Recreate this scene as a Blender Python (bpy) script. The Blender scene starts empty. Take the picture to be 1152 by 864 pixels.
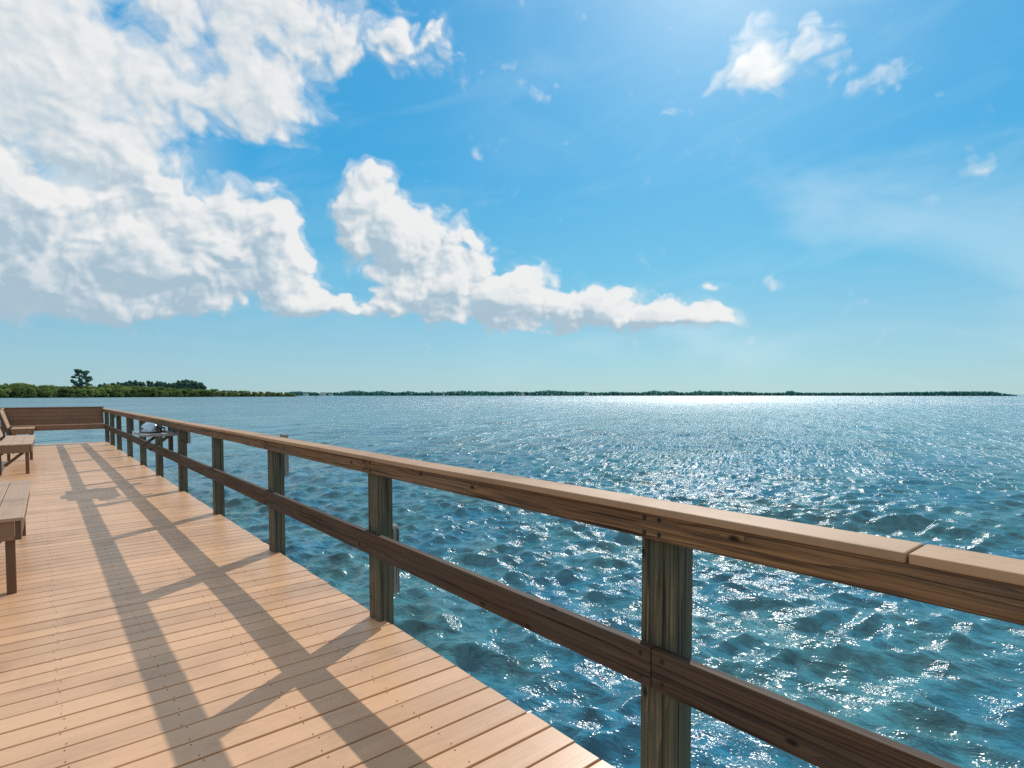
import bpy, bmesh, math, random
import numpy as np
from mathutils import Vector, Matrix
R = math.radians
random.seed(7); rng = np.random.default_rng(7)
scene = bpy.context.scene
COL = scene.collection

# ------------------------------------------------------------------ world frame
# +Y runs out along the pier, +X towards open water, z = 0 is the deck top at the viewer.
HEAD = R(39.66)            # the view looks this far to the right of the pier's own direction
EYE = 1.43
WATER = -1.45
F = 643.0                  # focal length in photo pixels (1152 wide)
SUN_AZ = R(58.9)           # from +Y towards +X
SUN_EL = R(36.9)
def spot(px, zc):
    """ground position in the direction of photo column px at depth zc along the view axis"""
    xc = (px - 576.0) / F * zc
    return (xc*math.cos(HEAD) + zc*math.sin(HEAD), -xc*math.sin(HEAD) + zc*math.cos(HEAD))

# ------------------------------------------------------------------ helpers
def prop(o, label=None, cat=None, group=None, kind=None):
    if label: o['label'] = label
    if cat: o['category'] = cat
    if group: o['group'] = group
    if kind: o['kind'] = kind
    return o
def empty(name, loc=(0,0,0), rz=0.0):
    o = bpy.data.objects.new(name, None); COL.objects.link(o)
    o.empty_display_size = 0.2
    o.location = loc; o.rotation_euler = (0,0,rz); return o
def link(name, me, mat=None, parent=None, loc=(0,0,0), rot=(0,0,0)):
    o = bpy.data.objects.new(name, me); COL.objects.link(o)
    if mat is not None:
        for m in (mat if isinstance(mat,(list,tuple)) else [mat]): me.materials.append(m)
    o.location = loc; o.rotation_euler = rot
    if parent: o.parent = parent
    return o
def bm_mesh(bm, smooth=False, name='mesh'):
    me = bpy.data.meshes.new(name); bm.to_mesh(me); bm.free()
    if smooth:
        for p in me.polygons: p.use_smooth = True
    return me
def bm_box(bm, c, s, bev=0.0, M=None):
    r = bmesh.ops.create_cube(bm, size=1.0)
    vs = r['verts']
    for v in vs: v.co = Vector((v.co.x*s[0], v.co.y*s[1], v.co.z*s[2]))
    if bev:
        es = list({e for v in vs for e in v.link_edges})
        rr = bmesh.ops.bevel(bm, geom=es, offset=bev, segments=2, affect='EDGES', profile=0.5)
        vs = list({v for f in rr['faces'] for v in f.verts} | {v for v in vs if v.is_valid})
    T = Matrix.Translation(Vector(c)) @ (M if M is not None else Matrix.Identity(4))
    for v in vs: v.co = T @ v.co
    return vs
def box_mesh(s, bev=0.0, wob=0.0):
    bm = bmesh.new(); bm_box(bm, (0,0,0), s, bev)
    return bm_mesh(bm)
def long_mesh(s, axis, bev=0.003, n=10, wob=0.0, seed=0):
    """a timber piece: bevelled box, cut along its length and very slightly out of true"""
    bm = bmesh.new(); bm_box(bm, (0,0,0), s, bev)
    L = s[axis]
    no = Vector((0,0,0)); no[axis] = 1
    for k in range(1, n):
        co = Vector((0,0,0)); co[axis] = -L/2 + L*k/n
        bmesh.ops.bisect_plane(bm, geom=bm.verts[:]+bm.edges[:]+bm.faces[:], plane_co=co, plane_no=no)
    if wob:
        r = random.Random(seed)
        ph = [r.uniform(0,6.28) for _ in range(6)]
        a, b = [i for i in range(3) if i != axis]
        for v in bm.verts:
            t = v.co[axis]
            w = math.sin(math.pi*(t/L+0.5))
            v.co[a] += wob*w*(math.sin(t*1.3+ph[0])+.5*math.sin(t*3.1+ph[1]))
            v.co[b] += wob*w*(math.sin(t*1.1+ph[2])+.5*math.sin(t*2.7+ph[3]))
    return bm_mesh(bm)
def bm_tube(bm, p0, p1, r0, r1, n=10, cap=True):
    p0=Vector(p0); p1=Vector(p1); d=(p1-p0).normalized()
    a = d.orthogonal().normalized(); b = d.cross(a)
    ra=[]; rb=[]
    for k in range(n):
        t=2*math.pi*k/n; u=a*math.cos(t)+b*math.sin(t)
        ra.append(bm.verts.new(p0+u*r0)); rb.append(bm.verts.new(p1+u*r1))
    for k in range(n):
        bm.faces.new((ra[k],ra[(k+1)%n],rb[(k+1)%n],rb[k]))
    if cap:
        bm.faces.new(rb); bm.faces.new(list(reversed(ra)))
def pydata(name, v, f, smooth=False):
    me = bpy.data.meshes.new(name); me.from_pydata(v, [], f); me.update()
    if smooth:
        for p in me.polygons: p.use_smooth=True
    return me
def np_mesh(name, V, Q, smooth=False):
    """V (n,3), Q (m,4) quads"""
    me = bpy.data.meshes.new(name)
    me.vertices.add(len(V)); me.vertices.foreach_set('co', np.asarray(V,np.float32).ravel())
    m=len(Q); me.loops.add(m*4); me.loops.foreach_set('vertex_index', np.asarray(Q,np.int32).ravel())
    me.polygons.add(m); me.polygons.foreach_set('loop_start', np.arange(0,4*m,4,dtype=np.int32))
    me.polygons.foreach_set('loop_total', np.full(m,4,np.int32))
    me.polygons.foreach_set('use_smooth', np.full(m,smooth))
    me.update(calc_edges=True); me.validate(); return me

# ------------------------------------------------------------------ node building
class N:
    """tiny expression layer over shader nodes"""
    def __init__(s, tree): s.t=tree
    def new(s, typ, **kw):
        n=s.t.nodes.new(typ)
        for k,v in kw.items(): setattr(n,k,v)
        return n
    def put(s, sock, v):
        if isinstance(v, bpy.types.NodeSocket): s.t.links.new(v, sock)
        else: sock.default_value = v
    def m(s, op, a, b=None, c=None, clamp=False):
        n=s.new('ShaderNodeMath', operation=op, use_clamp=clamp)
        s.put(n.inputs[0],a)
        if b is not None: s.put(n.inputs[1],b)
        if c is not None: s.put(n.inputs[2],c)
        return n.outputs[0]
    def add(s,a,b): return s.m('ADD',a,b)
    def sub(s,a,b): return s.m('SUBTRACT',a,b)
    def mul(s,a,b): return s.m('MULTIPLY',a,b)
    def mad(s,a,b,c): return s.m('MULTIPLY_ADD',a,b,c)
    def mx(s,a,b): return s.m('MAXIMUM',a,b)
    def mn(s,a,b): return s.m('MINIMUM',a,b)
    def xyz(s, v):
        n=s.new('ShaderNodeSeparateXYZ'); s.put(n.inputs[0],v); return n.outputs
    def vec(s,x,y,z):
        n=s.new('ShaderNodeCombineXYZ')
        for i,q in enumerate((x,y,z)): s.put(n.inputs[i],q)
        return n.outputs[0]
    def vm(s, op, a, b=None):
        n=s.new('ShaderNodeVectorMath', operation=op); s.put(n.inputs[0],a)
        if b is not None: s.put(n.inputs[1],b)
        return n.outputs['Value'] if op in ('LENGTH','DOT_PRODUCT') else n.outputs[0]
    def noise(s, v, scale, detail=3, rough=.5, dist=0, col=False, dim='3D', lac=2.0):
        n=s.new('ShaderNodeTexNoise', noise_dimensions=dim)
        s.put(n.inputs['Vector'],v); s.put(n.inputs['Scale'],scale)
        n.inputs['Detail'].default_value=detail; n.inputs['Roughness'].default_value=rough
        n.inputs['Distortion'].default_value=dist; n.inputs['Lacunarity'].default_value=lac
        return n.outputs['Color' if col else 'Fac']
    def voro(s, v, scale, feature='F1', smooth=None, dim='3D', out='Distance'):
        n=s.new('ShaderNodeTexVoronoi', feature=feature, voronoi_dimensions=dim)
        s.put(n.inputs['Vector'],v); s.put(n.inputs['Scale'],scale)
        if smooth is not None: n.inputs['Smoothness'].default_value=smooth
        return n.outputs[out]
    def map(s, v, a, b, c=0., d=1., kind='LINEAR'):
        n=s.new('ShaderNodeMapRange', interpolation_type=kind)
        for i,q in enumerate((v,a,b,c,d)): s.put(n.inputs[i],q)
        return n.outputs[0]
    def ss(s, v, a, b, c=0., d=1.): return s.map(v,a,b,c,d,'SMOOTHSTEP')
    def mix(s, f, a, b, mode='MIX'):
        n=s.new('ShaderNodeMix', data_type='RGBA', blend_type=mode)
        s.put(n.inputs[0],f)
        for sock,q in ((n.inputs[6],a),(n.inputs[7],b)):
            if isinstance(q,(tuple,list)) and len(q)==3: q=(*q,1)
            s.put(sock,q)
        return n.outputs[2]
    def ramp(s, f, stops):
        n=s.new('ShaderNodeValToRGB'); s.put(n.inputs[0],f)
        cr=n.color_ramp
        while len(cr.elements)<len(stops): cr.elements.new(.5)
        for e,(p,c) in zip(cr.elements,stops): e.position=p; e.color=(*c,1)
        return n.outputs[0]
    def bump(s, h, strength, dist, normal=None):
        n=s.new('ShaderNodeBump'); s.put(n.inputs['Height'],h)
        n.inputs['Strength'].default_value=strength; n.inputs['Distance'].default_value=dist
        if normal is not None: s.put(n.inputs['Normal'],normal)
        return n.outputs[0]
def material(name):
    m=bpy.data.materials.new(name); m.use_nodes=True
    n=N(m.node_tree); b=m.node_tree.nodes['Principled BSDF']
    return m,n,b

def wood(name, dark, mid, light, axis, grey=(.2,.2,.19), weather=.5, rough=.75, bumpk=.5, ringw=.0065, green=0.0):
    """sawn softwood: growth rings, fibres, knots, checks and weathering, running along `axis` of the piece"""
    m,n,b=material(name)
    tc=n.new('ShaderNodeTexCoord').outputs['Object']
    rnd=n.new('ShaderNodeObjectInfo').outputs['Random']
    x,y,z=n.xyz(tc)
    cs=[x,y,z]; al=cs.pop(axis); o1,o2=cs
    al=n.mad(rnd,53.0,al); 
    o1=n.mad(rnd,.11,o1)
    v=n.vec(o1,o2,al)
    vs=n.vec(o1,o2,n.mul(al,.085))
    w=n.noise(vs,7,2,.5)
    # knots
    kv=n.vec(n.mul(n.add(o1,o2),2.2),al,0.)
    kd=n.voro(kv,4.2,dim='2D'); kc=n.xyz(n.voro(kv,4.2,dim='2D',out='Color'))[0]
    kn=n.mul(n.m('POWER',2.718,n.mul(n.mul(kd,kd),-55.)),n.mul(n.ss(kc,.74,.76),.8))
    # rings
    a=n.add(n.sub(o1,-.06),n.mul(n.sub(w,.5),.085)); c=n.add(n.sub(o2,-.03),n.mul(kn,.022))
    r=n.m('SQRT',n.add(n.mul(a,a),n.mul(c,c)))
    fine=n.noise(n.vec(n.mul(o1,150.),n.mul(o2,150.),n.mul(al,3.)),1.,3,.6)
    r=n.mad(fine,.002,r)
    ring=n.m('FRACT',n.mul(r,1/ringw))
    ring=n.m('POWER',ring,2.2)
    streak=n.noise(n.vec(n.mul(o1,45.),n.mul(o2,45.),n.mul(al,.9)),1.,4,.65)
    col=n.mix(n.mul(ring,.85),light,dark)
    col=n.mix(n.mul(n.ss(streak,.42,.60),.85),col,mid)
    st2=n.noise(n.vec(n.mul(o1,80.),n.mul(o2,80.),n.mul(al,.6)),1.,2,.5); col=n.mix(n.mul(n.ss(st2,.56,.64),.7),col,dark)
    col=n.mix(n.mul(n.ss(fine,.48,.7),.75),col,dark)
    big=n.noise(n.vec(n.mul(o1,6.),n.mul(o2,6.),n.mul(al,1.1)),1.,4,.6)
    col=n.mix(n.mul(n.ss(big,.38,.68),weather),col,grey)
    if green: 
        g=n.noise(v,5.,3,.6); col=n.mix(n.mul(n.ss(g,.42,.62),green),col,(.06,.085,.055))
    col=n.mix(n.ss(kn,.35,.8),col,(dark[0]*.45,dark[1]*.4,dark[2]*.4))
    # checks (drying cracks)
    ck=n.noise(n.vec(n.mul(o1,70.),n.mul(o2,70.),n.mul(al,1.3)),1.,2,.5)
    ck=n.ss(ck,.62,.66)
    col=n.mix(n.mul(ck,.8),col,(.012,.009,.007))
    n.put(b.inputs['Base Color'],col)
    b.inputs['Roughness'].default_value=rough
    b.inputs['Specular IOR Level'].default_value=.3
    h=n.add(n.mul(ring,-.35),n.add(n.mul(fine,.6),n.mul(ck,-1.4)))
    n.put(b.inputs['Normal'],n.bump(h,bumpk,.0022))
    return m

def composite(name, base, axis, attr=None, rough=.34, var=.12, spec=.5, dirt=.25):
    """wood-plastic decking: fine brushed grain along the board"""
    m,n,b=material(name)
    tc=n.new('ShaderNodeTexCoord').outputs['Object']
    x,y,z=n.xyz(tc); cs=[x,y,z]; al=cs.pop(axis); o1,o2=cs
    if attr: rnd=n.new('ShaderNodeAttribute',attribute_name=attr).outputs['Fac']
    else: rnd=n.new('ShaderNodeObjectInfo').outputs['Random']
    al=n.mad(rnd,31.,al)
    g=n.noise(n.vec(n.mul(o1,160.),n.mul(o2,160.),n.mul(al,3.5)),1.,3,.6)
    g2=n.noise(n.vec(n.mul(o1,30.),n.mul(o2,30.),n.mul(al,.8)),1.,3,.6)
    d=n.noise(tc,1.7,5,.62)
    d2=n.noise(tc,14.,4,.6)
    k=n.add(n.mad(n.sub(rnd,.5),var*2,1.0), n.add(n.mul(n.sub(g,.5),.34), n.mul(n.sub(g2,.5),.30)))
    k=n.sub(k,n.mul(n.ss(d,.45,.75),dirt)); k=n.sub(k,n.mul(n.ss(d2,.55,.8),dirt*.45))
    c=n.mix(1.0,base,n.vec(k,k,k),'MULTIPLY')
    hue=n.m('FRACT',n.mul(rnd,7.3))
    c=n.mix(n.mul(hue,.22),c,(base[0]*.92,base[1]*.98,base[2]*1.15))
    n.put(b.inputs['Base Color'],c)
    n.put(b.inputs['Roughness'],n.add(rough,n.add(n.mul(n.sub(d,.5),.25),n.mul(n.sub(g,.5),.15))))
    b.inputs['Specular IOR Level'].default_value=spec
    n.put(b.inputs['Normal'],n.bump(n.add(g,n.mul(d2,.5)),.25,.0012))
    return m
def plain(name, col, rough=.5, metal=0.0, var=.15, scale=20.):
    m,n,b=material(name)
    tc=n.new('ShaderNodeTexCoord').outputs['Object']
    k=n.mad(n.sub(n.noise(tc,scale,5,.6),.5),var*2,1.)
    n.put(b.inputs['Base Color'],n.mix(1.,col,n.vec(k,k,k),'MULTIPLY'))
    n.put(b.inputs['Roughness'],n.mad(n.noise(tc,scale*.5,3,.6),.3,rough-.15))
    b.inputs['Metallic'].default_value=metal
    return m

M_deck = composite('deck composite', (.625,.368,.203), 0, attr='board', rough=.36, var=.13, spec=.6, dirt=.28)
M_gap  = plain('dark underside', (.03,.022,.016), .9)
M_screw= plain('dark screw heads', (.09,.06,.045), .5)
M_cap  = composite('rail cap composite', (.42,.265,.155), 1, rough=.62, var=.09, spec=.25, dirt=.4)
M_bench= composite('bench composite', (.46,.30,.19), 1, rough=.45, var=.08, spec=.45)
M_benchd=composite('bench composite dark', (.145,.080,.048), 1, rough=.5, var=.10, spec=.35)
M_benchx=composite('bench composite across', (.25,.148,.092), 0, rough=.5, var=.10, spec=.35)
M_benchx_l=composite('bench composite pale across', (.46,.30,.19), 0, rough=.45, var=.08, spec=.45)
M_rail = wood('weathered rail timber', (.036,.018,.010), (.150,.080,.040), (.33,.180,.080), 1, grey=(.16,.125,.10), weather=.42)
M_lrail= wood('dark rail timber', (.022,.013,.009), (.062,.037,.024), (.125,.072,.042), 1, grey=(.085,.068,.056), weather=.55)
M_post = wood('post timber', (.024,.020,.013), (.098,.086,.056), (.20,.170,.110), 2, grey=(.15,.15,.12), weather=.5, ringw=.011, green=.5)
M_red  = wood('reddish timber', (.07,.025,.014), (.13,.05,.03), (.19,.08,.045), 2, grey=(.12,.07,.05), weather=.3)
M_greyw= wood('grey timber', (.12,.11,.10), (.24,.23,.22), (.36,.35,.34), 2, grey=(.3,.31,.31), weather=.7)
M_pale = wood('pale timber', (.30,.26,.24), (.50,.46,.43), (.60,.56,.53), 2, grey=(.5,.49,.48), weather=.6)
M_pile = wood('piling timber', (.04,.03,.02), (.09,.07,.05), (.15,.12,.085), 2, grey=(.09,.09,.075), weather=.6, green=.6)
M_steel= plain('polished steel', (.42,.55,.66), (.12+.13), 1.0, var=.05)
M_shelf= plain('grey shelf board',(.30,.31,.32),.5,var=.12)
M_bolt = plain('galvanised bolt', (.03,.025,.022), .6, .4)

# ------------------------------------------------------------------ the pier
D_EDGE=1.676; D_LEFT=-.82; S0=-5.8; S1=22.35; PITCH=.145
def build_deck():
    root = empty('pier_deck',(0,0,0)); prop(root,'tan composite board deck of the pier running out along the railing','deck',kind='structure')
    V=[];Q=[];rn=[];mi=[]
    r=random.Random(3)
    def box(x0,x1,y0,y1,z0,z1,val,mat,ch=.0025):
        # chamfered top board
        b=len(V)
        V.extend([(x0,y0,z0),(x1,y0,z0),(x1,y1,z0),(x0,y1,z0),
                  (x0,y0,z1-ch),(x1,y0,z1-ch),(x1,y1,z1-ch),(x0,y1,z1-ch),
                  (x0+ch,y0+ch,z1),(x1-ch,y0+ch,z1),(x1-ch,y1-ch,z1),(x0+ch,y1-ch,z1)])
        for q in ((3,2,1,0),(0,1,5,4),(1,2,6,5),(2,3,7,6),(3,0,4,7),(4,5,9,8),(5,6,10,9),(6,7,11,10),(7,4,8,11),(8,9,10,11)):
            Q.append(tuple(b+i for i in q)); rn.append(val); mi.append(mat)
    n=int((S1-S0)/PITCH)
    for i in range(n):
        y0=S1-(i+1)*PITCH; val=r.random()
        jit=r.uniform(-.0016,.0016)
        box(D_LEFT+r.uniform(-.004,.004),D_EDGE+r.uniform(-.005,.005),y0+.0049+jit,y0+PITCH-.0049+jit,-.026,r.uniform(-.0012,.0012),val,0)
        if True:
            for j,xs in enumerate(np.arange(D_LEFT+.05,D_EDGE-.02,.4075)):
                for dy in (.024,PITCH-.024):
                    cx=xs+r.uniform(-.014,.014); cy=y0+dy+r.uniform(-.007,.007); b=len(V); rad=.0036
                    for k in range(8):
                        V.append((cx+rad*math.cos(k*math.pi/4),cy+rad*math.sin(k*math.pi/4),.0018))
                    Q.append(tuple(b+k for k in range(8))); rn.append(.5); mi.append(1)
    me=pydata('deck boards',V,Q)
    a=me.attributes.new('board','FLOAT','FACE'); a.data.foreach_set('value',rn)
    me.materials.append(M_deck); me.materials.append(M_screw)
    me.polygons.foreach_set('material_index',mi)
    o=bpy.data.objects.new('deck_boards',me); COL.objects.link(o); o.parent=root
    # joists, rim and pilings below
    def beam(name,c,s,mat): 
        link(name,box_mesh(s,.004),mat,root,c)
    beam('rim_joist',(D_EDGE-.07,(S0+S1)/2,-.13),(.04,S1-S0-.06,.19),M_pile)
    beam('rim_joist',(D_LEFT+.07,(S0+S1)/2,-.13),(.04,S1-S0-.06,.19),M_pile)
    beam('end_fascia',((D_EDGE+D_LEFT)/2,S1+.018,-.085),(D_EDGE-D_LEFT,.03,.17),M_benchx_l)
    for x in np.arange(D_LEFT+.45,D_EDGE-.2,.4075): beam('joist',(x,(S0+S1)/2,-.13),(.04,S1-S0-.1,.19),M_pile)
    for y in np.arange(S0+1.0,S1,3.6):
        for x in (D_LEFT+.25,D_EDGE-.28):
            bm=bmesh.new(); bm_tube(bm,(0,0,-2.6),(0,0,0),.13,.12,16); link('piling',bm_mesh(bm,True),M_pile,root,(x,y,-.23))
    return root
deck=build_deck()

POST_IN=1.625; PW=.104; PL=.14
posts=[-3.2,-1.02,1.171,3.347,5.441,7.66,9.89,12.11,14.19,16.45,18.75,20.62,22.28]
def build_railing():
    root=empty('pier_railing',(POST_IN,0,0))
    prop(root,'long weathered timber railing with flat cap board along the seaward side of the pier','railing')
    X0=POST_IN
    def loc(x,y,z): return (x-X0,y,z)
    for i,s in enumerate(posts):
        me=long_mesh((PW,PL,1.03+.42),2,.004,6,.0012,i)
        r=random.Random(40+i)
        o=link('post',me,M_post,root,loc(POST_IN+PW/2,s,(1.028-.42)/2),(r.uniform(-.004,.004),r.uniform(-.003,.003),r.uniform(-.02,.02)))
        if s==16.45:  # this one leans along the pier
            o.rotation_euler=(R(-1.6),0,.0)
    def run(name,cuts,xc,zc,sx,sz,mat,bev,seed,gap=.0035,bolts=0):
        for k in range(len(cuts)-1):
            a,b=cuts[k],cuts[k+1]
            me=long_mesh((sx,b-a-gap,sz),1,bev,12,.0022,seed+k)
            o=link(name,me,mat,root,loc(xc,(a+b)/2,zc))
            if bolts:
                for s in posts:
                    if not -1.5<s<8: continue
                    if a+.02<s<b-.02 or abs(s-a)<.03 or abs(s-b)<.03:
                        for dz in (-.28,.28):
                            for dy in ((.045,) if s-a<.03 else (-.045,) if b-s<.03 else (-.03,.03)):
                                bm=bmesh.new(); bm_tube(bm,(-.0025,0,0),(.0015,0,0),.0075,.0075,10)
                                link('nail_head',bm_mesh(bm),M_bolt,o,(-sx/2,s+dy-(a+b)/2,dz*sz))
    end=22.36
    run('top_rail',[-5.6,-1.0,3.375,7.69,12.1,16.43,20.6,end],1.606,.989,.038,.089,M_rail,.004,100,bolts=1)
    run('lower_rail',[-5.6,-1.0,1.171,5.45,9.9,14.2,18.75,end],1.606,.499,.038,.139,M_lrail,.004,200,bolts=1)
    run('cap_board',[-5.6,-3.4,.43,4.1,7.75,11.4,15.05,18.7,end+.02],1.641,1.0445,.142,.0255,M_cap,.0045,300,gap=.006)
    # short boards hung on the outer side
    def stub(name,s,xc,z0,z1,w,t,mat,top=0):
        bm=bmesh.new()
        if top:
            # rounded top
            n=9; pts=[(-w/2,z0),(w/2,z0)]+[(w/2*math.cos(math.pi*k/n),z1-w*.35+w*.35*math.sin(math.pi*k/n)) for k in range(n+1)]
            f=[bm.verts.new((-t/2,p[0],p[1]-(z0+z1)/2)) for p in pts]; g=[bm.verts.new((t/2,p[0],p[1]-(z0+z1)/2)) for p in pts]
            bm.faces.new(f[::-1]); bm.faces.new(g)
            for k in range(len(pts)): bm.faces.new((f[k],f[(k+1)%len(pts)],g[(k+1)%len(pts)],g[k]))
            bmesh.ops.recalc_face_normals(bm,faces=bm.faces)
        else: bm_box(bm,(0,0,0),(t,w,z1-z0),.003)
        return link(name,bm_mesh(bm),mat,root,loc(xc,s,(z0+z1)/2))
    xo=POST_IN+PW
    stub('cleat_board',3.33,xo+.024,.16,.60,.10,.042,M_greyw,1)
    stub('cleat_board',5.43,xo+.024,.70,1.078,.12,.04,M_greyw)
    stub('cleat_board',9.86,xo+.024,.72,1.0,.13,.04,M_greyw)
    stub('cleat_board',16.6,xo+.024,.60,1.0,.16,.04,M_post)
    stub('cleat_board',20.7,xo+.024,.80,1.0,.14,.04,M_greyw)
    prop(stub('hanging_board',11.42,xo+.03,.44,1.0,.17,.05,M_red),'reddish brown upright board')
    prop(stub('hanging_board',10.16,xo+.02,.44,.93,.07,.03,M_pale),'narrow pale upright board')
    stub('side_panel',10.80,xo+.024,.82,.99,1.06,.022,M_greyw)
    link('shelf',box_mesh((.58,1.06,.036),.006),M_shelf,root,loc(1.52,10.98,.823))
    for s in (10.55,11.40):
        bm=bmesh.new(); bm_box(bm,(0,0,0),(.36,.035,.045),.003,Matrix.Rotation(R(38),4,'Y').inverted()); link('shelf_bracket',bm_mesh(bm),M_post,root,loc(1.47,s,.70))
    return root
rail=build_railing()

# ------------------------------------------------------------------ benches
SEAT=.56
def build_bench(L, s0, label, back=True, brace=True):
    """bench along the left side; local origin at its front near corner, +y along the pier, seat runs to -x"""
    root=empty('bench',(-.10,s0,0),R(-.6)); prop(root,label,'bench',group='benches built along the left side of the pier')
    st=empty('seat',(0,0,0)); st.parent=root
    depth=.50
    bm=bmesh.new()
    for k in range(3):
        bm_box(bm,(-.082-k*.1655,L/2,SEAT-.0125),(.161,L,.025),.004)
    seat=link('seat_boards',bm_mesh(bm),M_bench,st)
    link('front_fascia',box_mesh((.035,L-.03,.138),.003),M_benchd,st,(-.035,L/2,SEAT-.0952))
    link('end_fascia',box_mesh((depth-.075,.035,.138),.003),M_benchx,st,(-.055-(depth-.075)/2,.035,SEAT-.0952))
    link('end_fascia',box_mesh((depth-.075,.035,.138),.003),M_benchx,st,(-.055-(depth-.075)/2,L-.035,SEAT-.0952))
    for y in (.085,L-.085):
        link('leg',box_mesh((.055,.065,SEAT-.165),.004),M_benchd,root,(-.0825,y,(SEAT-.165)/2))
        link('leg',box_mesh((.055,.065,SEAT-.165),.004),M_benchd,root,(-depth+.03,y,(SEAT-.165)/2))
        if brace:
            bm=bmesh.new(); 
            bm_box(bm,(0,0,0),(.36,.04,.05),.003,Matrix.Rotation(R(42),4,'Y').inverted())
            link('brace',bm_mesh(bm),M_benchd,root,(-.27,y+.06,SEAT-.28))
    bk=empty('backrest',(-depth-.06,0,SEAT)); bk.parent=root
    bk.rotation_euler=(0,R(-17),0)
    bm=bmesh.new()
    for k in range(4):
        bm_box(bm,(0,L/2,.075+k*.133),(.025,L,.13),.003)
    link('back_boards',bm_mesh(bm),M_bench,bk)
    link('back_cap',box_mesh((.09,L+.02,.025),.003),M_bench,bk,(0,L/2,.552))
    for y in (.06,L/2,L-.06):
        link('back_post',box_mesh((.05,.085,.85),.003),M_benchd,bk,(-.04,y,.113))
    return root
benches=[build_bench(2.40,5.42,'nearest composite bench at the left edge, pale seat boards on dark brown legs'),
         build_bench(3.25,13.85,'middle composite bench on the left, its seat standing before the low far corner bench'),
         build_bench(1.55,20.72,'short composite bench in the far left corner of the pier, joined to the end bench',brace=False)]
def build_end_bench():
    root=empty('end_bench',(.36,S1,0)); prop(root,'wide brown bench with a tall plank back closing the far end of the pier','bench')
    x0,x1=-.86,1.60; W=x1-x0; cx=(x0+x1)/2-.36
    bm=bmesh.new()
    for k in range(3): bm_box(bm,(cx,-.43+.07+k*.1435,SEAT+.02),(W,.139,.025),.003)
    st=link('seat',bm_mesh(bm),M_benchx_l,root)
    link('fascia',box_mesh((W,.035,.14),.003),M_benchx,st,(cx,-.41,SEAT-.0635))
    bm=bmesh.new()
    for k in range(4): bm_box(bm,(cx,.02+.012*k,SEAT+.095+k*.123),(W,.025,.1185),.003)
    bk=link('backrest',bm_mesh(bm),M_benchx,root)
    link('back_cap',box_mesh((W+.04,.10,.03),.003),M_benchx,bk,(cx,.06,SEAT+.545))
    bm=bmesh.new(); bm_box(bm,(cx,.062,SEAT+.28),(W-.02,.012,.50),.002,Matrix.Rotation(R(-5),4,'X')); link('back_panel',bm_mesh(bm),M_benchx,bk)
    for x in (cx-W/2+.06,cx+W/2-.06):
        link('bracket',box_mesh((.05,.36,.09),.003),M_benchd,root,(x,-.2,SEAT-.06))
        if x<0: link('leg',box_mesh((.06,.06,SEAT+.3),.003),M_benchd,root,(x,.125,(SEAT+.3)/2-.01))
    return root
end_bench=build_end_bench()

# ------------------------------------------------------------------ domed grill standing on the shelf of the railing
M_black=plain('black enamel',(.012,.012,.014),.45); M_chrome=plain('bright fitting',(.75,.75,.74),.3,.6,var=.05)
def build_grill():
    root=empty('grill',(1.40,10.98,.843)); root.scale=(.88,.88,.80); prop(root,'small shiny grill with a rounded steel lid on the grey shelf at the railing','grill')
    bm=bmesh.new(); n=14; L=.46; pr=[(.125,.02)]+[(.125*math.cos(math.pi*k/n),.075+.125*math.sin(math.pi*k/n)) for k in range(n+1)]+[(-.125,.02)]
    rows=[]
    for (y,sc) in ((-L/2,.0),(-L/2,.74),(-L/2+.02,.92),(-L/2+.06,1.),(0,1.02),(L/2-.06,1.),(L/2-.02,.92),(L/2,.74),(L/2,.0)):
        rows.append([bm.verts.new((x*sc,y,.02+(z-.02)*sc)) for x,z in pr])
    for a,b in zip(rows,rows[1:]):
        for k in range(len(pr)-1): bm.faces.new((a[k],a[k+1],b[k+1],b[k]))
    bmesh.ops.remove_doubles(bm,verts=bm.verts,dist=.0003); bmesh.ops.recalc_face_normals(bm,faces=bm.faces)
    lid=link('lid',bm_mesh(bm,True),M_steel,root)
    bm=bmesh.new(); bm_tube(bm,(-.155,-.16,.09),(-.155,.16,.09),.010,.010,10)
    for y in (-.15,.15): bm_tube(bm,(-.155,y,.09),(-.118,y,.09),.007,.007,8)
    link('handle',bm_mesh(bm,True),M_black,lid)
    link('base_tray',box_mesh((.29,.50,.022),.005),M_black,root,(0,0,.011))
    bm=bmesh.new(); bm_box(bm,(.185,-.12,.06),(.075,.14,.10),.01); side=link('side_box',bm_mesh(bm),M_black,root)
    bm=bmesh.new(); bm_tube(bm,(.185,-.23,.06),(.185,-.185,.06),.026,.03,14); link('knob',bm_mesh(bm,True),M_chrome,side)
    return root
grill=build_grill()

# the pier dips very slightly towards its far end
TILT=Matrix.Rotation(-.003,4,'X')
bpy.context.view_layer.update()
for o in [deck,rail,end_bench,grill]+benches: o.matrix_world=TILT@o.matrix_world

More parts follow.
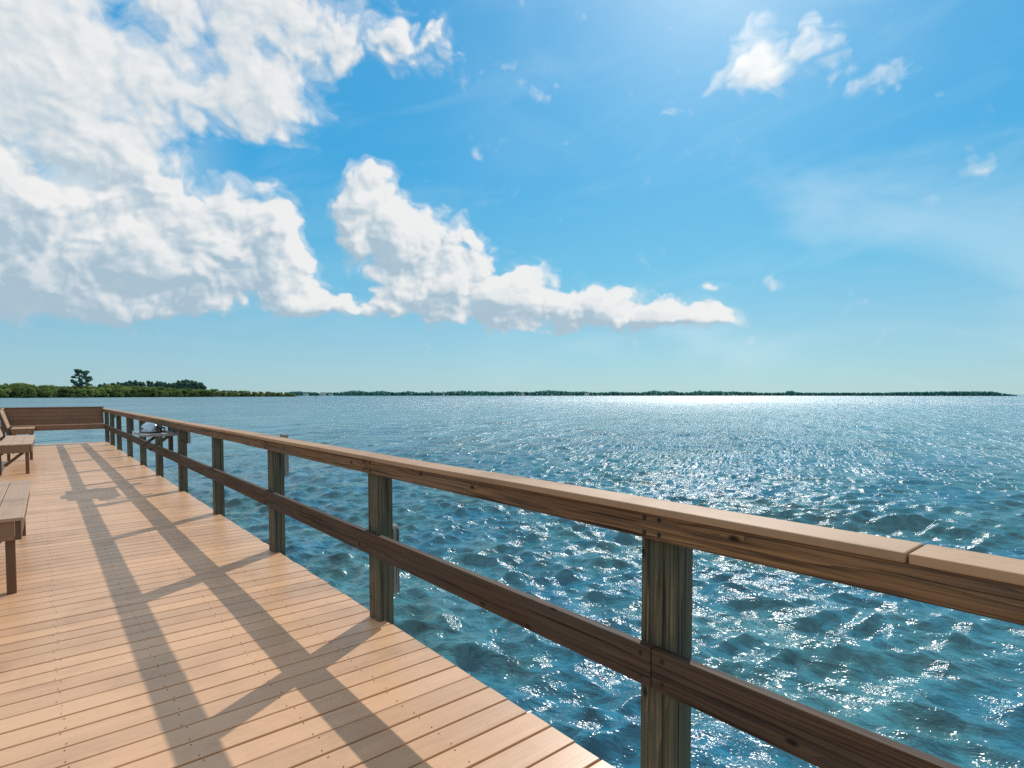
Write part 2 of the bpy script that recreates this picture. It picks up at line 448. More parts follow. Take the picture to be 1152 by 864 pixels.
# ------------------------------------------------------------------ water
def build_water():
    # wave field: a sum of trochoidal waves, short-crested
    W=[]
    rr=np.random.default_rng(11); NW=110
    main=HEAD+math.pi+R(24)           # travelling towards the pier
    for k in range(NW):
        lam=.16*(6.0/.16)**((k+rr.random())/NW)
        st=.066*math.exp(-((math.log(lam/.46))/.85)**2)+.006*math.exp(-((math.log(lam/2.8))/.5)**2)+.006
        ang=main+rr.normal()*R(20 if lam>1.2 else 33)
        W.append((lam,st,ang,rr.random()*6.283))
    # rings
    rad=[.9]
    while rad[-1]<190:
        r=rad[-1]; rad.append(r+max(.034,r*r/(F*2.9)*.40))
    rad=np.array(rad)
    a_f=np.linspace(R(-24),R(104),1250); da=a_f[1]-a_f[0]
    a_c=np.linspace(R(104)+.02,R(336)-.02,150)
    ang=np.concatenate([a_f,a_c]); nA=len(ang); nR=len(rad)
    far=np.array([220,300,500,900,1800,4000,9000,20000.,40000.])
    rall=np.concatenate([rad,far])
    RR,AA=np.meshgrid(rall,ang,indexing='ij')
    X=RR*np.sin(AA); Y=RR*np.cos(AA)
    drr=np.gradient(rall)[:,None]*np.ones_like(AA)
    dx=np.zeros_like(X); dy=np.zeros_like(X); dz=np.zeros_like(X)
    # patchiness: gusts and groups
    gp=1+.28*np.sin(X*.11+1.3+.6*np.sin(Y*.07))*np.sin(Y*.13+.4+.7*np.sin(X*.05))
    for lam,st,an,ph in W:
        k=2*math.pi/lam; a=st/k
        ux,uy=math.sin(an),math.cos(an)
        fade=np.clip(1.6-drr/(lam*.26),0,1)
        if not fade.any(): continue
        t=k*(X*ux+Y*uy)+ph
        A=a*fade*gp
        dz+=A*np.cos(t); q=.5
        dx-=q*A*ux*np.sin(t); dy-=q*A*uy*np.sin(t)
    # short-crested groups that stand up above the rest
    packs=[(*spot(985,12.7),2.5,.19,2.7,1.0,main+.10),(*spot(800,15.5),1.8,.10,2.6,1.1,main-.1),(*spot(1060,11.0),1.4,.06,1.9,.8,main+.25)]
    for k in range(60):
        zc=5+55*rr.random()**1.5; packs.append((*spot(rr.uniform(150,1250),zc),rr.uniform(.9,2.0),rr.uniform(.03,.075)*min(1,.25+zc/18.),rr.uniform(.8,2.2),rr.uniform(.5,1.1),main+rr.normal()*.35))
    for (cx,cy,lam,am,wl,wr,an) in packs:
        ux,uy=math.sin(an),math.cos(an); k=2*math.pi/lam
        p=(X-cx)*ux+(Y-cy)*uy; q2=(X-cx)*uy-(Y-cy)*ux
        env=am*np.exp(-(p/wr)**2-((q2)/wl)**2)
        ph=k*(p+.12*np.sin(q2*1.7+cx)); dz+=env*np.cos(ph); dx-=.55*env*ux*np.sin(ph); dy-=.55*env*uy*np.sin(ph)
    V=np.stack([X+dx,Y+dy,dz],-1).reshape(-1,3)
    nr=len(rall)
    i=np.arange(nr-1)[:,None]*nA; j=np.arange(nA)[None,:]; j2=(j+1)%nA
    Qd=np.stack([i+j,i+nA+j,i+nA+j2,i+j2],-1).reshape(-1,4)
    # centre disc
    c=len(V); V=np.vstack([V,[[0,0,0]]])
    me=np_mesh('sea',V,Qd[:, ::-1],True)
    m,n,b=material('sea water')
    geo=n.new('ShaderNodeNewGeometry'); P=geo.outputs['Position']
    x,y,z=n.xyz(P)
    cam=n.new('ShaderNodeVectorMath',operation='LENGTH'); n.put(cam.inputs[0],P); dist=cam.outputs['Value']
    # wind ripples, stretched along the crests
    ca,sa=math.cos(main),math.sin(main)
    u=n.add(n.mul(x,sa),n.mul(y,ca)); v=n.sub(n.mul(x,ca),n.mul(y,sa))
    rv=n.vec(u,n.mul(v,.55),0.)
    r1=n.noise(rv,1.15,4,.62,.4); r2=n.noise(rv,5.5,4,.6,.3); r3=n.noise(rv,19.,2,.5)
    gust=n.noise(n.vec(n.mul(u,.035),n.mul(v,.012),0.),1.,3,.5)
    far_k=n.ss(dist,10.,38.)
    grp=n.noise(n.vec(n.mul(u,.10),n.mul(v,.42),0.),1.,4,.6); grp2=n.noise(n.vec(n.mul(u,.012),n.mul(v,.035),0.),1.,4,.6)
    grp=n.mul(n.map(grp,.3,.7,.15,1.9),n.map(grp2,.3,.7,.5,1.5))
    r0=n.noise(rv,.42,3,.6,.3)
    h=n.add(n.mul(n.add(n.mul(r1,.28),n.mul(r0,.45)),n.mul(far_k,grp)), n.add(n.mul(r2,n.mad(gust,.08,.028)), n.mul(r3,.007)))
    bp=n.bump(h,1.0,1.0)
    n.t.nodes[-1].inputs['Strength'].default_value=.85
    n.put(b.inputs['Normal'],bp)
    body=n.noise(P,.35,3,.55)
    col=n.mix(n.ss(body,.35,.65),(.022,.160,.248),(.054,.188,.212))
    ol=n.noise(rv,.8,3,.6,.5); col=n.mix(n.mul(n.ss(ol,.45,.85),.6),col,(.045,.095,.080))
    bt=n.noise(n.vec(n.mul(u,1.6),v,0.),3.2,5,.65,1.2); kk=n.map(bt,.3,.7,.5,1.5); col=n.mix(1.,col,n.vec(kk,kk,kk),'MULTIPLY')
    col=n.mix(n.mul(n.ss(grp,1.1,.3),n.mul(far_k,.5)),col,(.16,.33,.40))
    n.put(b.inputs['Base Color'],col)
    b.inputs['IOR'].default_value=1.50
    n.put(b.inputs['Roughness'],n.map(dist,30.,260.,.12,.31))
    me.materials.append(m)
    o=bpy.data.objects.new('sea_water',me); COL.objects.link(o); o.location=(0,0,WATER)
    prop(o,'choppy blue green sea water sparkling under the sun','water',kind='structure')
    # bed under it (never seen through, keeps the underside closed)
    return o
water=build_water()

# ------------------------------------------------------------------ vegetation
def leaf_mat(name, a, b_, haze=(0,0,0), hz=0.0, scale=.8):
    m,n,b=material(name)
    tc=n.new('ShaderNodeTexCoord').outputs['Object']
    rnd=n.new('ShaderNodeObjectInfo').outputs['Random']
    k=n.noise(n.vm('ADD',tc,n.vec(n.mul(rnd,90.),0.,0.)),scale,3,.6)
    c=n.mix(n.ss(k,.35,.65),a,b_)
    tint=n.mad(rnd,.5,.75)
    c=n.mix(1.,c,n.vec(tint,tint,n.mul(tint,.95)),'MULTIPLY')
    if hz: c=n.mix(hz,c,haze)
    n.put(b.inputs['Base Color'],c); b.inputs['Roughness'].default_value=.7
    b.inputs['Specular IOR Level'].default_value=.2
    # leaves pass some light
    tr=n.new('ShaderNodeBsdfTranslucent'); n.put(tr.inputs[0],n.mix(1.,c,(1.1,1.2,.6),'MULTIPLY'))
    ms=n.new('ShaderNodeMixShader'); ms.inputs[0].default_value=.35
    out=m.node_tree.nodes['Material Output']
    n.t.links.new(b.outputs[0],ms.inputs[1]); n.t.links.new(tr.outputs[0],ms.inputs[2]); n.t.links.new(ms.outputs[0],out.inputs[0])
    return m
def leaves(centres, radii, count, size, r, squash=.8):
    """many small faces in and around clump centres"""
    C=np.asarray(centres,float); Rd=np.asarray(radii,float)
    w=Rd**2; idx=r.choice(len(C),count,p=w/w.sum())
    d=r.normal(size=(count,3)); d/=np.linalg.norm(d,axis=1)[:,None]
    rad=Rd[idx]*(.55+.5*r.random(count)**.6)
    P=C[idx]+d*rad[:,None]*np.array([1,1,squash])
    nrm=d+r.normal(size=(count,3))*.6; nrm/=np.linalg.norm(nrm,axis=1)[:,None]
    t=np.cross(nrm,r.normal(size=(count,3))); t/=np.linalg.norm(t,axis=1)[:,None]
    bt=np.cross(nrm,t)
    s=size*(.5+r.random(count))[:,None]; s2=s*(.5+.4*r.random(count))[:,None]
    V=np.stack([P-t*s,P-bt*s2*.9,P+t*s,P+bt*s2],1).reshape(-1,3)
    Q=np.arange(count*4).reshape(-1,4)
    return V,Q
M_trunk=plain('bark',(.09,.075,.06),.9)
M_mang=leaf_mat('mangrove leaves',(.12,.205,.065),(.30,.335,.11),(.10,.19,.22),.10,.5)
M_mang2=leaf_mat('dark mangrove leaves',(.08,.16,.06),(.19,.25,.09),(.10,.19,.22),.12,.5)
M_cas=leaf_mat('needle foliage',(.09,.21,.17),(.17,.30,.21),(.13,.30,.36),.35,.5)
def mangrove_meshes(seed):
    r=np.random.default_rng(seed)
    C=[];Rd=[]
    for k in range(26):
        a=r.random()*6.283; q=r.random()**.5
        z=.30+.62*r.random()
        w=5.0*math.sqrt(max(.12,1-((z-.35)/.72)**2))
        C.append((math.cos(a)*q*w,math.sin(a)*q*w,z*9)); Rd.append(1.0+1.1*r.random())
    for k in range(12):
        a=r.random()*6.283; C.append((math.cos(a)*4.6,math.sin(a)*4.6,1.0+2.2*r.random())); Rd.append(1.1+.7*r.random())
    V,Q=leaves(C,Rd,3600,.36,r)
    crown=np_mesh('mangrove crown',V,Q)
    bm=bmesh.new()
    for k in range(7):
        a=6.283*k/7+r.random(); bm_tube(bm,(math.cos(a)*2.6,math.sin(a)*2.6,-.6),(math.cos(a)*.4,math.sin(a)*.4,2.6),.09,.12,6)
    bm_tube(bm,(0,0,1.6),(.4,.2,6.4),.22,.08,7)
    for k in range(5):
        a=6.283*k/5+r.random(); bm_tube(bm,(.1,.05,3),(math.cos(a)*2.6,math.sin(a)*2.6,5.5+r.random()*1.5),.12,.04,6)
    return crown,bm_mesh(bm,True)
def casuarina_meshes(seed):
    r=np.random.default_rng(seed); C=[];Rd=[]
    for k in range(40):
        z=.22+.76*r.random(); w=2.5*(1-z)**.35+.5
        a=r.random()*6.283; q=r.random()**.6
        C.append((math.cos(a)*q*w,math.sin(a)*q*w,z*15)); Rd.append(.8+.8*r.random()*(1.15-z))
    C.append((0,0,14.9)); Rd.append(.5)
    V,Q=leaves(C,Rd,5200,.34,r,1.25)
    crown=np_mesh('needle crown',V,Q)
    bm=bmesh.new(); bm_tube(bm,(0,0,-.5),(.15,0,14.5),.28,.04,8)
    for k in range(9):
        z=3+r.random()*9; a=r.random()*6.283; bm_tube(bm,(0,0,z),(math.cos(a)*1.8,math.sin(a)*1.8,z+1.4),.07,.02,5)
    return crown,bm_mesh(bm,True)
def tall_meshes():
    r=np.random.default_rng(5)
    bm=bmesh.new(); C=[];Rd=[]
    bm_tube(bm,(0,0,-.5),(.3,.2,9),.42,.28,9); bm_tube(bm,(.3,.2,9),(.1,.5,19.5),.28,.07,8)
    # limbs: direction across the view matters most for the outline, so they go all round
    for k in range(19):
        z=7.5+12*(k/18.); a=2.4*k+r.random()*.6; ln=(5.8 if z<14 else 5.2-.42*(z-14))*(.65+.45*r.random())
        p1=Vector((math.cos(a)*ln,math.sin(a)*ln,z+1.2+1.6*r.random())); p0=Vector((.2,.3,z))
        bm_tube(bm,p0,p1,.12,.03,6)
        for t in (.55,.8,1.02):
            q=p0.lerp(p1,t)
            C.append((q.x+r.normal()*.5,q.y+r.normal()*.5,q.z+.3+r.normal()*.4)); Rd.append(.65+.85*r.random())
    C.append((.1,.5,20)); Rd.append(1.2)
    V,Q=leaves(C,Rd,7500,.36,r,.8)
    return np_mesh('tall crown',V,Q),bm_mesh(bm,True)
mang=[mangrove_meshes(s) for s in (11,12,13,14)]
for i,(c,t) in enumerate(mang):
    c.materials.append([M_mang,M_mang2][i%2]); t.materials.append(M_trunk)
casu=[casuarina_meshes(s) for s in (31,32,33)]
for c,t in casu: c.materials.append(M_cas); t.materials.append(M_trunk)
protos={}
def tree(name, meshes, x, y, z, sc, rz, label, group):
    key=id(meshes[0])
    if key not in protos:
        root=empty(name); link('crown',meshes[0],None,root); link('trunk',meshes[1],None,root); protos[key]=root
    else:
        src=protos[key]; root=src.copy(); COL.objects.link(root)
        for ch in src.children:
            c=ch.copy(); COL.objects.link(c); c.parent=root
    root.location=(x,y,z); root.rotation_euler=(0,0,rz); root.scale=sc
    prop(root,label,'tree',group); return root
# outline of the left shore: photo column -> row of the tree tops
prof=[(-220,432),(-120,431),(-30,432),(0,433),(12,431),(22,430),(32,431),(40,433.2),(50,431.4),(60,433),(75,433.5),(95,433),(110,434.8),(118,433),(128,431),(140,433),(152,433),(170,434),(190,436),(205,436.4),(230,437),(250,438.3),(270,439),(290,439.8),(310,440.6),(330,441.2)]
def top_row(px):
    for (a,b),(c,d) in zip(prof,prof[1:]):
        if a<=px<=c: return b+(d-b)*(px-a)/(c-a)
    return 434
def shore_depth(px): return 470+330*max(0,(px+60)/390.)**1.25
EYEW=EYE-WATER
def height_at(row, zc): return EYEW+(444-row)*zc/F
rt=random.Random(17)
LBL=[('green mangrove tree on the left shore','mangroves along the left shore')]
px=-210.; k=0
while px<333:
    zc=shore_depth(px)*(1+rt.uniform(0,.02)); H=height_at(top_row(px),zc)*rt.uniform(.62,.86)
    x,y=spot(px,zc)
    sx=max(.55,H/9.6)*rt.uniform(.95,1.25)
    tree('mangrove_tree',mang[k%4],x,y,WATER+.1,(sx,sx,H/9.4),rt.uniform(0,6.28),'low green mangrove growing at the water line of the left shore','mangroves at the water line')
    px+=rt.uniform(5.5,8.5)*(1 if px<250 else .9); k+=1
px=-215.
while px<330:
    zc=shore_depth(px)*1.035+10; H=height_at(top_row(px),zc)*rt.uniform(.9,1.04)
    x,y=spot(px,zc); sx=max(.5,H/10.)*rt.uniform(.9,1.2)
    tree('mangrove_tree',mang[(k*3)%4],x,y,WATER+.1,(sx,sx,H/9.6),rt.uniform(0,6.28),'taller mangrove standing behind the waterline bushes of the left shore','mangroves in the back row')
    px+=rt.uniform(6.,9.); k+=1
# needle trees rising behind the mangroves
CAS=[(128,431.2),(133,430.2),(143,429.5),(147,428.5),(153,428.2),(158,429.4),(168,428.8),(172,429.8),(177,428.6),(182,429.6),(187,430.4),(191,431),(197,431),(201,428.6),(206,427.4),(211,427.2),(216,428.4),(221,428.6),(226,430.4),(229,432.5)]
CAS+=[(p+rt.uniform(1.5,3.5),r_+rt.uniform(.6,2.2)) for p,r_ in CAS if p<227]+[(113,432.5),(118,431.6),(123,431.8),(138,431.)]
for i,(px,row) in enumerate(CAS):
    zc=shore_depth(px)*1.09+18; x,y=spot(px,zc); H=height_at(row,zc)
    dark=px>194
    tree('casuarina_tree',casu[i%3],x,y,WATER+.2,(1.25 if not dark else 1.55,)*2+(H/15.3,),rt.uniform(0,6.28),
         'dark needle tree in the dense clump right of the tall lone tree' if dark else 'feathery needle tree rising above the mangroves between the lone tree and the dark clump',
         'dark needle tree clump' if dark else 'feathery needle trees behind the mangroves')
tm=tall_meshes(); tm[0].materials.append(M_cas); tm[1].materials.append(M_trunk)
zc=shore_depth(93)*1.06; x,y=spot(93,zc); Ht=height_at(418,zc)
root=empty('tall_tree',(x,y,WATER+.1),R(200)); link('crown',tm[0],None,root); link('trunk',tm[1],None,root)
root.scale=(Ht/20.8*1.12,)*2+(Ht/20.8,)
prop(root,'tall lone dark tree with a ragged open crown rising above the left shore','tree')

# low land under the trees
def land(name,label,cols,depth0,width,z=.35):
    V=[];Q=[]
    for px in cols:
        zc=depth0(px)
        for k,(f,h) in enumerate(((0,-.6),(.06,.5*z),(.25,z),(1,z*1.3))):
            x,y=spot(px,zc+4+f*width); V.append((x,y,WATER+h))
    for i in range(len(cols)-1):
        for k in range(3): Q.append((i*4+k,i*4+4+k,i*4+5+k,i*4+1+k))
    me=pydata(name,V,Q,True)
    m=plain(name+' mud',(.035,.05,.04),.9); o=link(name,me,m); prop(o,label,None,kind='structure'); return o
land('shore_ground','low muddy ground under the mangroves of the left shore',[-240+12*i for i in range(49)],lambda p:shore_depth(p)-2,160)
# far wooded shore: one mass at this distance
def far_depth(px):
    return 1500+ (0 if px<860 else -250*min(1,(px-860)/250.))
def far_top(px,r):
    base=441.6
    for c,w,a in ((335,10,.9),(365,8,-.2),(400,12,1.6),(428,9,1.4),(460,6,1.2),(520,14,1.6),(545,10,1.0),(575,16,.8),(612,10,1.1),(628,18,1.4),(655,6,.7),(690,5,1.0),(736,8,1.7),(755,6,1.4),(787,7,1.5),(806,9,1.2),(825,8,.9),(842,6,.4),(889,5,1.5),(1085,60,.9)):
        base-=1.25*a*math.exp(-((px-c)/w)**2)
    if 850<px<880 or 900<px<1000: base=max(base,441.9)
    if px>1118: base=441.0+(px-1118)/24.*3.6
    return base+r.normal()*.16*(1 if px<900 else .35)
def build_far():
    r=np.random.default_rng(77); C=[];Rd=[]
    Vs=[];Qs=[];off=0
    for px in np.arange(322,1142,1.1):
        zc=far_depth(px); H=max(.6,height_at(far_top(px,r),zc)-.2); x,y=spot(px,zc+r.random()*30)
        nb=3
        cs=[(x+r.normal()*1.6,y+r.normal()*1.6,WATER+H*f) for f in (.15,.5,.8)]
        rd=[max(.9,H*.30)]*3
        V,Q=leaves(cs,rd,95,1.35,r,.9); Vs.append(V); Qs.append(Q+off); off+=len(V)
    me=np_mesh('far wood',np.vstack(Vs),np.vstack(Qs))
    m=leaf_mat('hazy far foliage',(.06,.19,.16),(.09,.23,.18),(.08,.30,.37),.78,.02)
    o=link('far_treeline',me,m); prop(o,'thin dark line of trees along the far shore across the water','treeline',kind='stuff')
build_far()
land('far_shore_ground','low ground of the far shore',[318+12*i for i in range(69)],lambda p:far_depth(p)+6,260,.3)
# a few things one can pick out on the far shore
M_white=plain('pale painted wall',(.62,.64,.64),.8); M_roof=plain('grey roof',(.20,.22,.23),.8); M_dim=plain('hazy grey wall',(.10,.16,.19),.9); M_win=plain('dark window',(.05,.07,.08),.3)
def house(px,w,h,label,wall,roofm,flat=False,zc=1470):
    x,y=spot(px,zc); root=empty('far_building' if flat else 'far_house',(x,y,WATER+.3),-HEAD); prop(root,label,'building',group=None)
    d=w*.7
    bm=bmesh.new(); bm_box(bm,(0,0,h/2),(w,d,h),.05); link('wall',bm_mesh(bm),wall,root)
    bm=bmesh.new()
    if flat: bm_box(bm,(0,0,h+.3),(w*1.04,d*1.04,.55),.05)
    else:
        a=[(-w*.55,-d*.55,h+.05),(w*.55,-d*.55,h+.05),(w*.55,d*.55,h+.05),(-w*.55,d*.55,h+.05),(-w*.4,0,h*1.45),(w*.4,0,h*1.45)]
        vs=[bm.verts.new(p) for p in a]
        for f in ((0,1,5,4),(2,3,4,5),(1,2,5),(3,0,4),(3,2,1,0)): bm.faces.new([vs[i] for i in f])
    link('roof',bm_mesh(bm),roofm,root)
    nw=max(2,int(w/3.5)); fl=max(1,int(h/3.2))
    for i in range(nw):
        for j in range(fl):
            bm=bmesh.new(); bm_box(bm,(-w/2+w*(i+.5)/nw,-d/2-.03,1.6+j*3.0),(w/nw*.5,.1,1.3),.0); link('window',bm_mesh(bm),M_win,root)
    return root
house(344,11,3.6,'low pale house at the left end of the far shore',M_white,M_roof)
house(363,13,4.2,'white house on the far shore above the channel marker',M_white,M_roof)
house(372,8,3.4,'small white house right of the channel marker on the far shore',M_white,M_roof)
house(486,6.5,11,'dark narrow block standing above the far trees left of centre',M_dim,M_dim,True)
house(499,3.4,10.5,'slender pale tower on the far shore left of centre',M_white,M_white,True)
house(588,9,3.6,'pale house half hidden in the far trees at the centre',M_white,M_roof)
house(660,11,4.0,'pale low house among palms on the far shore',M_white,M_roof)
# channel marker
x,y=spot(355.5,420); root=empty('channel_marker',(x,y,WATER),-HEAD); prop(root,'thin channel marker post standing in the water before the far shore','marker')
bm=bmesh.new(); bm_tube(bm,(0,0,-1),(0,0,3.2),.16,.14,10); link('post',bm_mesh(bm,True),M_pile,root)
bm=bmesh.new(); bm_box(bm,(0,-.2,2.9),(.9,.06,.9),.02); link('sign_board',bm_mesh(bm),M_red,root)

# ------------------------------------------------------------------ sky
def build_world():
    w=bpy.data.worlds.new('World'); scene.world=w; w.use_nodes=True
    t=w.node_tree; n=N(t); bg=t.nodes['Background']
    sky=n.new('ShaderNodeTexSky',sky_type='NISHITA'); sky.sun_disc=False
    sky.sun_elevation=SUN_EL; sky.sun_rotation=SUN_AZ
    sky.air_density=1.0; sky.dust_density=.6; sky.ozone_density=2.2; sky.altitude=0
    D=n.new('ShaderNodeTexCoord').outputs['Generated']
    x,y,z=n.xyz(D)
    az=n.sub(n.m('ARCTAN2',x,y),HEAD)             # from the view's own heading
    el=n.m('ARCSINE',z)
    def ang(px,py):
        xc=(px-576)/F; up=(444-py)/F
        return math.atan(xc), math.atan(up/math.hypot(1,xc))
    # ---- group: raw cloud field at (az, el)
    g=bpy.data.node_groups.new('cloud field','ShaderNodeTree')
    g.interface.new_socket('az',in_out='INPUT',socket_type='NodeSocketFloat'); g.interface.new_socket('el',in_out='INPUT',socket_type='NodeSocketFloat')
    g.interface.new_socket('field',in_out='OUTPUT',socket_type='NodeSocketFloat')
    q=N(g); gi=q.new('NodeGroupInput'); go=q.new('NodeGroupOutput')
    a0,e0=gi.outputs[0],gi.outputs[1]
    p=q.vec(a0,q.mul(e0,1.15),0.)
    wc=q.noise(p,9.,3,.55,col=True,dim='2D')
    wx,wy,_=q.xyz(wc)
    aw=q.mad(q.sub(wx,.5),.075,a0); ew=q.mad(q.sub(wy,.5),.055,e0)
    pw=q.vec(aw,q.mul(ew,1.15),0.)
    # puffs: (px,py, half width, height up, height down, weight)
    puffs=[ # left mass
        (40,235,230,110,95,1.0),(170,300,190,80,62,1.05),(300,285,85,95,70,1.05),(300,215,32,30,50,.85),(60,330,170,60,34,1.0),(345,345,100,22,16,.85),(230,250,110,60,60,.9),
        (120,150,220,120,110,.95),(300,110,105,70,62,.95),(360,130,40,40,40,.7),(60,70,260,90,120,.95),(300,40,200,60,40,.9),(440,70,95,40,30,.75),
        # tower and its tail
        (408,235,38,48,70,1.0),(428,205,22,22,40,.85),(450,270,52,45,60,1.0),(500,320,85,45,42,1.05),(580,338,95,34,38,1.02),(660,348,95,30,31,.98),(742,358,78,21,19,.92),(250,345,60,22,12,.5),(525,272,24,14,20,.55),(640,372,120,8,9,.6),(430,350,70,18,16,.75),
        # small ones
        (853,82,54,31,29,.84),(897,60,50,24,20,.72),(925,70,60,30,24,.36),(985,97,44,22,22,.50),(1003,82,34,20,20,.44),(960,80,60,16,16,.33),(765,133,26,10,10,.40),(1098,197,20,7,7,.38),(797,326,24,9,8,.50),(885,388,40,4,4,.3),(750,90,22,12,10,.3),
             (255,182,75,15,15,-.55),(335,205,42,18,22,-.6),(372,285,15,60,45,-.65),(392,165,40,22,20,-.5),(452,120,40,22,22,-.3),(90,205,60,14,12,-.30),(252,374,26,13,20,-.8)]
    mm=None
    for (px,py,hw,hu,hd,wt) in puffs:
        ca,ce=ang(px,py); sa=hw/F*math.cos(ca)**2; su=hu/F*math.cos(ca); sd=hd/F*math.cos(ca)
        du=q.mul(q.sub(aw,ca),1/sa); dv=q.sub(ew,ce)
        up=q.mul(q.mx(dv,0.),1/su); dn=q.mul(q.mn(dv,0.),1/sd)
        dv=q.add(up,dn)
        r2=q.mad(du,du,q.mul(dv,dv))
        v=q.mul(q.m('POWER',2.718,q.mul(r2,-.9)),wt)
        mm=v if mm is None else (q.add(mm,v) if wt<0 else q.m('SMOOTH_MAX',mm,v,.12))
    f1=q.noise(pw,11.,7,.58,dim='2D')
    v1=q.voro(pw,17.,'SMOOTH_F1',.35,'2D'); v2=q.voro(q.vec(q.add(aw,.31),q.mul(ew,1.15),0.),40.,'SMOOTH_F1',.35,'2D')
    f2=q.noise(p,70.,4,.6,dim='2D')
    bil=q.add(q.mul(q.sub(.42,v1),.46),q.mul(q.sub(.42,v2),.26))
    nn=q.add(q.mul(q.sub(f1,.5),.98),q.add(bil,q.mul(q.sub(f2,.5),.13)))
    fld=q.add(q.sub(mm,.42),q.mul(nn,.80))
    g.links.new(fld,go.inputs[0])
    def field(a,e):
        k=n.new('ShaderNodeGroup'); k.node_tree=g; n.put(k.inputs[0],a); n.put(k.inputs[1],e); return k.outputs[0]
    f0=field(az,el)
    fs=field(n.add(az,.016),n.add(el,.020))
    # ---- clear sky, slightly deepened, paler towards the horizon
    base=n.mix(1.,sky.outputs[0],(.45,.90,1.0),'MULTIPLY')
    grad=n.ramp(n.mul(n.mx(el,0.),1/1.2),[(0.,(.46,.635,.71)),(.075,(.32,.575,.73)),(.17,(.15,.52,.78)),(.30,(.045,.415,.79)),(.5,(.045,.375,.77)),(.85,(.12,.32,.60))])
    base=n.mix(.80,base,n.mix(1.,grad,(9.6,9.6,9.6),'MULTIPLY'))
    # glow round the sun
    S=Vector((math.sin(SUN_AZ)*math.cos(SUN_EL),math.cos(SUN_AZ)*math.cos(SUN_EL),math.sin(SUN_EL)))
    ds=n.m('ARCCOSINE',n.mn(n.vm('DOT_PRODUCT',D,tuple(S)),1.))
    glow=n.m('POWER',2.718,n.mul(ds,-8.5))
    base=n.mix(n.mul(glow,.55),base,(11.,11.6,11.6))
    # thin high veil, streaked
    vn=n.noise(n.vec(n.mad(el,1.8,n.mul(az,1.3)),n.mul(n.sub(el,n.mul(az,.28)),7.),0.),2.2,6,.6,.5,dim='2D')
    veil=n.mul(n.ss(vn,.45,.85),n.ss(el,.02,.2))
    base=n.mix(n.mul(veil,.10),base,(7.2,9.,9.6))
    hp=n.noise(n.vec(n.mul(az,1.6),n.mul(n.add(el,n.mul(az,.12)),3.4),0.),1.6,5,.5,.4,dim='2D')
    base=n.mix(n.mul(n.mul(n.ss(hp,.42,.72),n.ss(az,-.15,.25)),.34),base,(6.6,8.4,9.2))
    # ---- clouds
    ff=field(n.add(az,.005),n.add(el,.0065))
    soft=n.mx(n.mul(n.ss(el,.20,.42),n.ss(az,-.05,-.4)),n.mul(n.ss(ds,.42,.22),1.2))
    dens=n.ss(f0,-.02,n.mad(soft,.25,.17))
    lit=n.m('MULTIPLY_ADD',n.sub(f0,fs),1.5,.52,clamp=True)
    lit=n.m('MULTIPLY_ADD',n.sub(f0,ff),1.7,lit,clamp=True)
    lit=n.sub(lit,n.mul(n.mul(n.ss(el,.26,.13),n.ss(az,-.45,-.66)),.24))
    thick=n.ss(f0,.22,.80)
    low=n.ss(el,.34,.10)                 # undersides nearer the horizon are greyer
    lit=n.m('SUBTRACT',lit,n.mul(thick,n.mad(low,.30,.05)),clamp=True)
    lit=n.mad(n.mul(soft,.55),n.sub(.72,lit),lit)
    lit=n.mad(n.sub(n.noise(n.vec(az,n.mul(el,1.3),0.),24.,5,.62,.4,dim='2D'),.5),.42,lit)
    cc=n.ramp(lit,[(0.,(.455,.60,.71)),(.35,(.64,.745,.82)),(.62,(.83,.875,.90)),(.9,(1.0,1.0,.99))])
    cc=n.mix(1.,cc,(8.8,8.8,8.8),'MULTIPLY')
    cc=n.mix(n.mul(glow,.9),cc,(16,16,15.5))
    hn=n.noise(n.vec(n.add(az,n.mul(el,.4)),n.mul(el,1.7),0.),9.,6,.62,.8,dim='2D')
    halo=n.mul(n.ss(f0,-.19,.04),n.ss(hn,.36,.70)); dens=n.mx(dens,n.mul(halo,.55))
    dens=n.mul(dens,n.ss(el,.045,.12))
    dens=n.mul(dens,n.mad(n.mul(n.mul(n.ss(az,.02,.12),n.ss(el,.17,.22)),n.ss(el,.42,.34)),-.45,1.))
    # soft sheet of high cloud over the left of the view, and unseen broken cloud added behind and overhead as fill light
    sh=n.noise(n.vec(n.mul(n.add(az,n.mul(el,.6)),2.2),n.mul(n.sub(el,n.mul(az,.35)),5.5),0.),2.0,6,.58,.6,dim='2D')
    shm=n.mul(n.mul(n.ss(az,-.42,-.66),n.ss(el,.10,.26)),n.ss(sh,.30,.62))
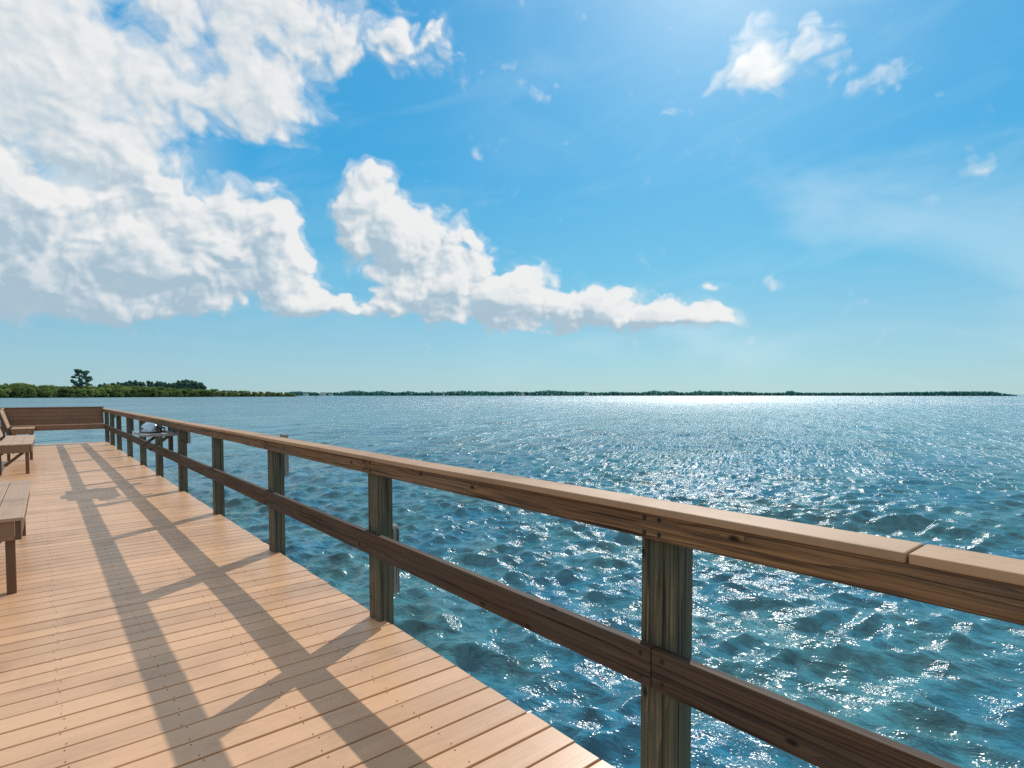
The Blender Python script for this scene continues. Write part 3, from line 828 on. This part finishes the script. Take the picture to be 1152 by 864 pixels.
    base=n.mix(n.mul(shm,.85),base,(7.6,8.3,8.6))
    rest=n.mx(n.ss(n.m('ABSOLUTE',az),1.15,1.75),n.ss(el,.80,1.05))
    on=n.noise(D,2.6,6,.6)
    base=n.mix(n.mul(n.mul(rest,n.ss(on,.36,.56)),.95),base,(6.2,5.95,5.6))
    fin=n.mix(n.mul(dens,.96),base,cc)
    # below the horizon: plain sea colour
    fin=n.mix(n.ss(z,-.002,-.03),fin,(1.2,2.6,3.2))
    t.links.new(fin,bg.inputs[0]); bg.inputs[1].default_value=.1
    w.cycles.sampling_method='MANUAL'; w.cycles.sample_map_resolution=512
build_world()
sun=bpy.data.lights.new('sun','SUN'); sun.energy=3.8; sun.angle=R(.55); sun.color=(1.,.945,.87)
so=bpy.data.objects.new('sun',sun); COL.objects.link(so)
Sd=Vector((math.sin(SUN_AZ)*math.cos(SUN_EL),math.cos(SUN_AZ)*math.cos(SUN_EL),math.sin(SUN_EL)))
so.rotation_euler=Sd.to_track_quat('Z','Y').to_euler(); so.location=(20,20,30)

# ------------------------------------------------------------------ camera and render settings
cd=bpy.data.cameras.new('camera'); co=bpy.data.objects.new('camera',cd); COL.objects.link(co)
PIT=R(2.3)
cd.sensor_fit='HORIZONTAL'; cd.sensor_width=36; cd.lens=36*F/1152
co.location=(0,0,EYE); co.rotation_euler=(math.pi/2-PIT,0,-HEAD)
cd.shift_y=(F*math.tan(PIT)+12)/1152.0
cd.clip_start=.05; cd.clip_end=100000
scene.camera=co
scene.view_settings.view_transform='Standard'; scene.view_settings.look='None'; scene.view_settings.exposure=0; scene.view_settings.gamma=1
scene.cycles.use_denoising=False
try: scene.cycles.denoiser='OPENIMAGEDENOISE'
except Exception: pass
scene.cycles.max_bounces=6; scene.cycles.diffuse_bounces=3; scene.cycles.glossy_bounces=3; scene.cycles.caustics_reflective=False; scene.cycles.caustics_refractive=False
scene.cycles.sample_clamp_indirect=4.0; scene.cycles.sample_clamp_direct=5.0
scene.render.film_transparent=False
